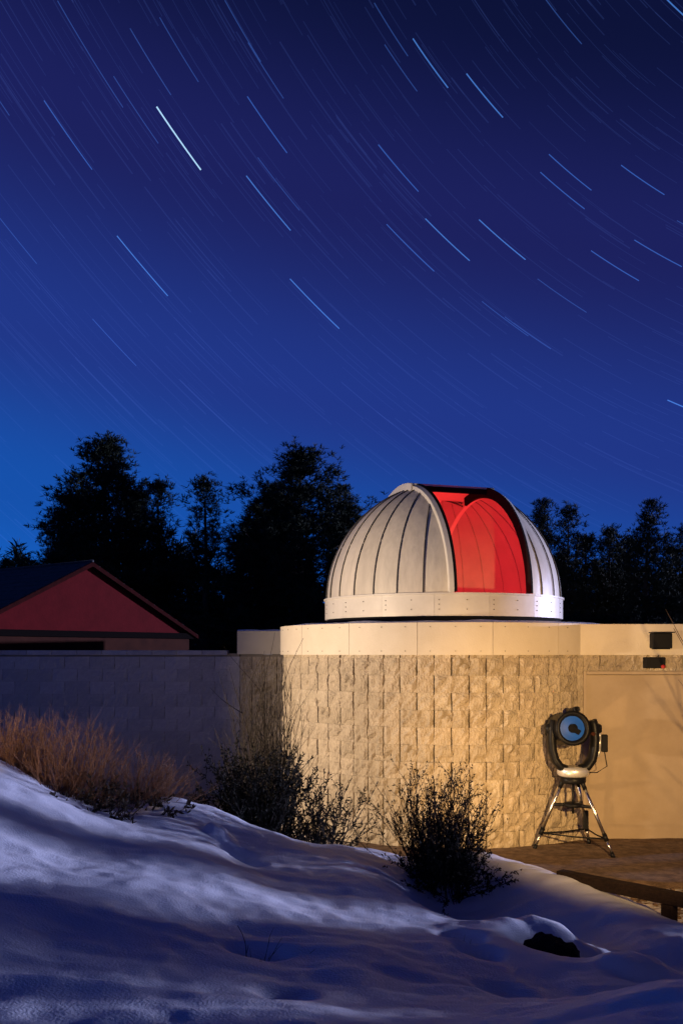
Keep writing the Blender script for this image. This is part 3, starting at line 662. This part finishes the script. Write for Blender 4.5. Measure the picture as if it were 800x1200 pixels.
# ------------------------------------------------------------------ pines
def tuft(mb, p, d, rng, k=10, L=.24):
    for _ in range(k):
        dd = (d * .6 + Vector((rng.gauss(0, .6), rng.gauss(0, .6), rng.gauss(0, .6) + .25))).normalized(); l = L * rng.uniform(.7, 1.3)
        s = dd.cross(Vector((rng.gauss(0, 1), rng.gauss(0, 1), rng.gauss(0, 1)))).normalized() * (l * .15)
        mb.add([p - s * .6, p + dd * l * .55 + s, p + dd * l, p + s * .4], [(0, 1, 2, 3)])
def pine(name, H, Wd, seed, bare=.12, dens=1.0, shape=.75, irr=.5):
    """H height, Wd greatest crown radius; returns (trunk mesh, crown mesh)"""
    rng = random.Random(seed); tr = MB(); cr = MB()
    lean = Vector((rng.uniform(-.03, .03), rng.uniform(-.03, .03), 0)); axis = lambda z: lean * z + Vector((.12 * math.sin(z * .5 + seed), .12 * math.cos(z * .4 + seed), 0)) * min(1, z / 3)
    tr.tube([axis(H * k / 12) + Vector((0, 0, H * k / 12 - .1)) for k in range(12)], H * .016 + .03, .02, n=8)
    z = H * bare; ph = 0
    side = [(rng.uniform(0, 6.28), rng.uniform(.3, .95), rng.uniform(.25, .6)) for _ in range(7)]
    while z < H - .15:
        f = (z / H - bare) / (1 - bare); prof = (min(1, (f + .15) / .34)) ** .8 * (1 - f) ** shape * 1.3 + .05
        nb = max(3, int(rng.uniform(3, 5.4) * dens))
        for b in range(nb):
            ph += 2.4 + rng.gauss(0, .45); r = Wd * prof * rng.choice([.45, .7, .85, 1.0, 1.15]) * rng.uniform(.9, 1.1)
            for sa, sf, sm in side:
                if abs(sf - f) < .09 and math.cos(ph - sa) > .3: r *= (1 - irr * sm)
            r = max(r, .16); d = Vector((math.cos(ph), math.sin(ph), rng.uniform(-.15, .25) + .35 * f)); base = axis(z) + Vector((0, 0, z))
            pts = branch_path(rng, base, d, r, 4, .12, .13); tr.tube(pts, .018 + .016 * r, .008, n=3, cap=False)
            # needle clumps: one at the tip, others on side twigs
            m = 1 + int(r * 2.3 * dens)
            for q in range(m):
                g = 1 - .72 * q / max(1, m); i = min(3, int(g * 3.999)); p = pts[i].lerp(pts[i + 1], min(1, g * 4 - i))
                if q: p = p + Vector((rng.gauss(0, .16 + .07 * r), rng.gauss(0, .16 + .07 * r), rng.uniform(-.02, .22)))
                cs = rng.uniform(.13, .24)
                for _ in range(rng.randint(11, 16)):
                    tuft(cr, p + Vector((rng.gauss(0, cs), rng.gauss(0, cs), rng.gauss(0, cs * .9))), (pts[-1] - pts[0]).normalized() + Vector((0, 0, .3)), rng, 8, .20)
        z += rng.uniform(.24, .62) * (1.1 - .35 * f)
    for _ in range(8): tuft(cr, axis(H) + Vector((rng.gauss(0, .08), rng.gauss(0, .08), H - .15 - rng.random() * .5)), Vector((0, 0, 1)), rng, 9, .26)
    mt = bpy.data.meshes.new('trunk'); mt.from_pydata(tr.v, [], tr.f); mt.materials.append(M['bark'])
    mc = bpy.data.meshes.new('crown'); mc.from_pydata(cr.v, [], cr.f); mc.materials.append(M['needles'])
    return mt, mc
KINDS = {'broad': pine('b', 11.6, 2.6, 1, .10, 1.2, .80, .75), 'round': pine('r', 11.4, 3.1, 2, .10, 1.25, .72, .7), 'slim': pine('s', 10.0, 1.6, 3, .08, 1.1, .95, .7), 'tall': pine('t', 10.5, 2.1, 4, .10, 1.1, .95, .75), 'young': pine('y', 7.5, 1.6, 6, .04, 1.1, 1.0, .5)}
KH = {'broad': 11.6, 'round': 11.4, 'slim': 10.0, 'tall': 10.5, 'young': 7.5}
def tree(kind, px, top, D, label, rz=0., wx=1.0):
    x = (px - 400) / 1100 * D; h = EYE + (765 - top) / 1100 * D; s = h / KH[kind]
    t = thing('pine_tree', label, 'tree', (x, D, -.05), rz, 'pines behind the observatory'); t.scale = (s * wx * 1.2, s * wx * 1.2, s)
    link('trunk', KINDS[kind][0], None, t); link('crown', KINDS[kind][1], None, t)
tree('broad', 136, 514, 44, 'tallest broad dark pine behind the red gabled shed', .4, 1.3)
tree('tall', 102, 552, 47, 'dark pine tucked behind the tallest pine on its outer side', 5.2, 1.3)
tree('round', 170, 578, 49, 'wide low dark pine filling the gap behind the narrow pine', 3.0, .9)
tree('round', 318, 572, 49, 'full dark pine behind the wide rounded pine', 4.0, .85)
tree('tall', 72, 578, 43, 'lower dark pine on the outer side of the tallest pine', 1.2, 1.25)
tree('slim', 190, 560, 45, 'narrow dark pine squeezed beside the tallest pine', 2.0, 1.1)
tree('slim', 236, 556, 42, 'slender pine with a pointed top standing next to the narrow pine', 4.1, 1.1)
tree('round', 354, 524, 44, 'wide rounded dark pine between the slender pine and the dome', .9, 1.2)
tree('tall', 292, 588, 46, 'shorter pine joined to the wide rounded pine on its shed side', 2.7, 1.2)
tree('tall', 408, 566, 46, 'pine half hidden behind the dome beside the wide rounded pine', 5.0, 1.05)
tree('tall', 636, 582, 44, 'dark pine rising just beyond the bright side of the dome', 3.3, .95)
tree('slim', 668, 589, 43, 'slender dark pine next to the pine at the dome edge', .2, 1.0)
tree('young', 714, 618, 44, 'low bushy pine between the slender pine and the taller one above the wall light', 1.0, 1.0)
tree('tall', 755, 584, 42, 'taller dark pine standing above the square wall light', 1.9, 1.0)
tree('slim', 806, 612, 43, 'dark pine beyond the pine above the wall light', 2.6, 1.2)
tree('young', 10, 655, 50, 'small far pine showing over the shed roof', 2.2, 1.0)
tree('young', 690, 628, 47, 'short pine filling the gap by the slender pine', 3.2, 1.2)
tree('young', 735, 630, 48, 'short pine partly hidden by the taller pine above the wall light', 4.4, 1.2)
tree('round', 590, 625, 52, 'wide pine mostly hidden behind the open dome', 2.0, 1.0)
tree('young', 780, 640, 47, 'bushy short pine at the foot of the taller pine', 5.5, 1.3)
# young pines added right of the picture to shade the snow from the low moon
for i, (x, y, h) in enumerate([(10.2, 3.6, 2.3), (10.6, 4.9, 2.6), (10.1, 6.3, 2.4), (10.9, 7.5, 1.55), (10.3, 8.2, 2.2), (10.8, 10.0, 1.9), (10.4, 11.2, .9), (10.9, 12.3, .8), (9.9, 2.2, 2.7), (11.2, 5.7, 2.4), (11.9, 8.9, 1.2), (12.9, 6.6, 2.3), (9.7, 7.2, .9), (11.0, 6.9, 1.6), (11.5, 4.2, 2.2), (11.8, 1.4, 2.9), (9.8, .8, 2.6), (12.3, 5.1, 2.5), (12.0, 6.5, 2.2), (12.4, 8.2, 1.7), (12.1, 10.3, 1.8), (12.2, 10.9, 1.1), (13.4, 4.4, 2.6), (13.6, 5.8, 2.3), (13.3, 7.4, 2.6), (13.5, 9.2, 2.3), (13.4, 10.4, 1.4), (11.4, 3.0, 2.4)]):
    t = thing('young_pine', 'low young pine in the row along the open side of the patio', 'tree', (x, y, -.05), i * 1.7, 'young pines along the patio'); s_ = h * 1.02 / 7.5; t.scale = (s_ * 1.36, s_ * 1.36, s_)
    link('trunk', KINDS['young'][0], None, t); link('crown', KINDS['young'][1], None, t)
# far wood behind, one dark mass
rng = random.Random(77); mb = MB()
for i in range(190):
    a = rng.uniform(-.62, .62); D = rng.uniform(54, 66); x = math.tan(a) * D; h = rng.uniform(6.0, 9.5); w = rng.uniform(1.3, 2.3)
    for _ in range(190):
        f = rng.random() ** .8; q = rng.uniform(0, 6.28); r = w * (1 - f) ** .7 * math.sqrt(rng.random()) ; p = Vector((x + r * math.cos(q), D + r * math.sin(q), .2 + (h - .2) * f))
        tuft(mb, p, Vector((math.cos(q), math.sin(q), .4)), rng, 3, .62)
mb.build('far_wood', M['needles'], kind='stuff', label='low dark wood behind the pines', category='wood')

# ------------------------------------------------------------------ floodlights used to light the tower, one added for the dry shrubs, standing outside the picture
def floodlight(label, loc, target, energy, color, half, blend, size, sh, big=1.0):
    t = thing('floodlight', label, 'floodlight', loc); tg = Vector(target) - Vector(loc) - Vector((0, 0, sh)); d = tg.normalized(); rot = d.to_track_quat('-Z', 'Y'); H = Vector((0, 0, sh))
    for k in range(3):
        a = k * 2.094 + .5; mb = MB(); mb.tube([(0, 0, sh * .45), (math.cos(a) * min(.45, sh * .55), math.sin(a) * min(.45, sh * .55), -.03)], .012, n=8); mb.build('leg', M['black'], t)
    mb = MB(); mb.tube([(0, 0, sh * .2), (0, 0, sh - .16)], .016, n=8); mb.build('pole', M['black'], t)
    mm = Matrix.Translation(H) @ rot.to_matrix().to_4x4() @ Matrix.Diagonal((big, big, 1, 1))
    mb = MB(); mb.lathe([(.001, .16), (.06, .16), (.08, .1), (.13, -.02), (.14, -.05), (.125, -.05), (.11, -.0)], 24, mm); mb.build('housing', M['black'], t)
    mb = MB(); mb.lathe([(.115, -.005), (.001, .0)], 24, mm); mb.build('lens', M['lampglass'], t)
    mb = MB(); mb.tube([(0, 0, sh - .18), tuple(mm @ Vector((0, 0, .13)))], .014, n=6); mb.build('yoke', M['black'], t)
    l = bpy.data.lights.new('flood_beam', 'SPOT'); l.energy = energy; l.color = color; l.spot_size = 2 * R(half); l.spot_blend = blend; l.shadow_soft_size = size
    o = bpy.data.objects.new('flood_beam', l); COL.objects.link(o); o.parent = t; o.location = H + d * .06; o.rotation_euler = rot.to_euler()
floodlight('black tripod floodlight on the snow facing the tower from the shed side', (-4.3, 8.9, snow_z(-4.3, 8.9)), (.35, 11.4, 1.9), 1600, (1.0, .75, .50), 42, .85, .08, 1.0)
floodlight('tall black tripod floodlight facing the wing and telescope across the rail fence', (2.3, 3.4, snow_z(2.3, 3.4)), (2.75, 11.0, 1.15), 2900, (1.0, .60, .22), 22, 1.0, .06, 1.3)
floodlight('small black floodlight on the snow hidden behind the round twiggy shrub', (1.12, 9.1, max(0, snow_z(1.12, 9.1))), (2.1, 11.0, 1.3), 95, (1.0, .60, .24), 58, .9, .04, .2, .5)
floodlight('small black floodlight on the snow crest facing the dry shrubs', (-3.5, 5.7, snow_z(-3.5, 5.7)), (-1.95, 7.5, 1.75), 140, (1.0, .68, .40), 24, .9, .05, .4)  # unseen lamp added only to brighten the dry shrubs
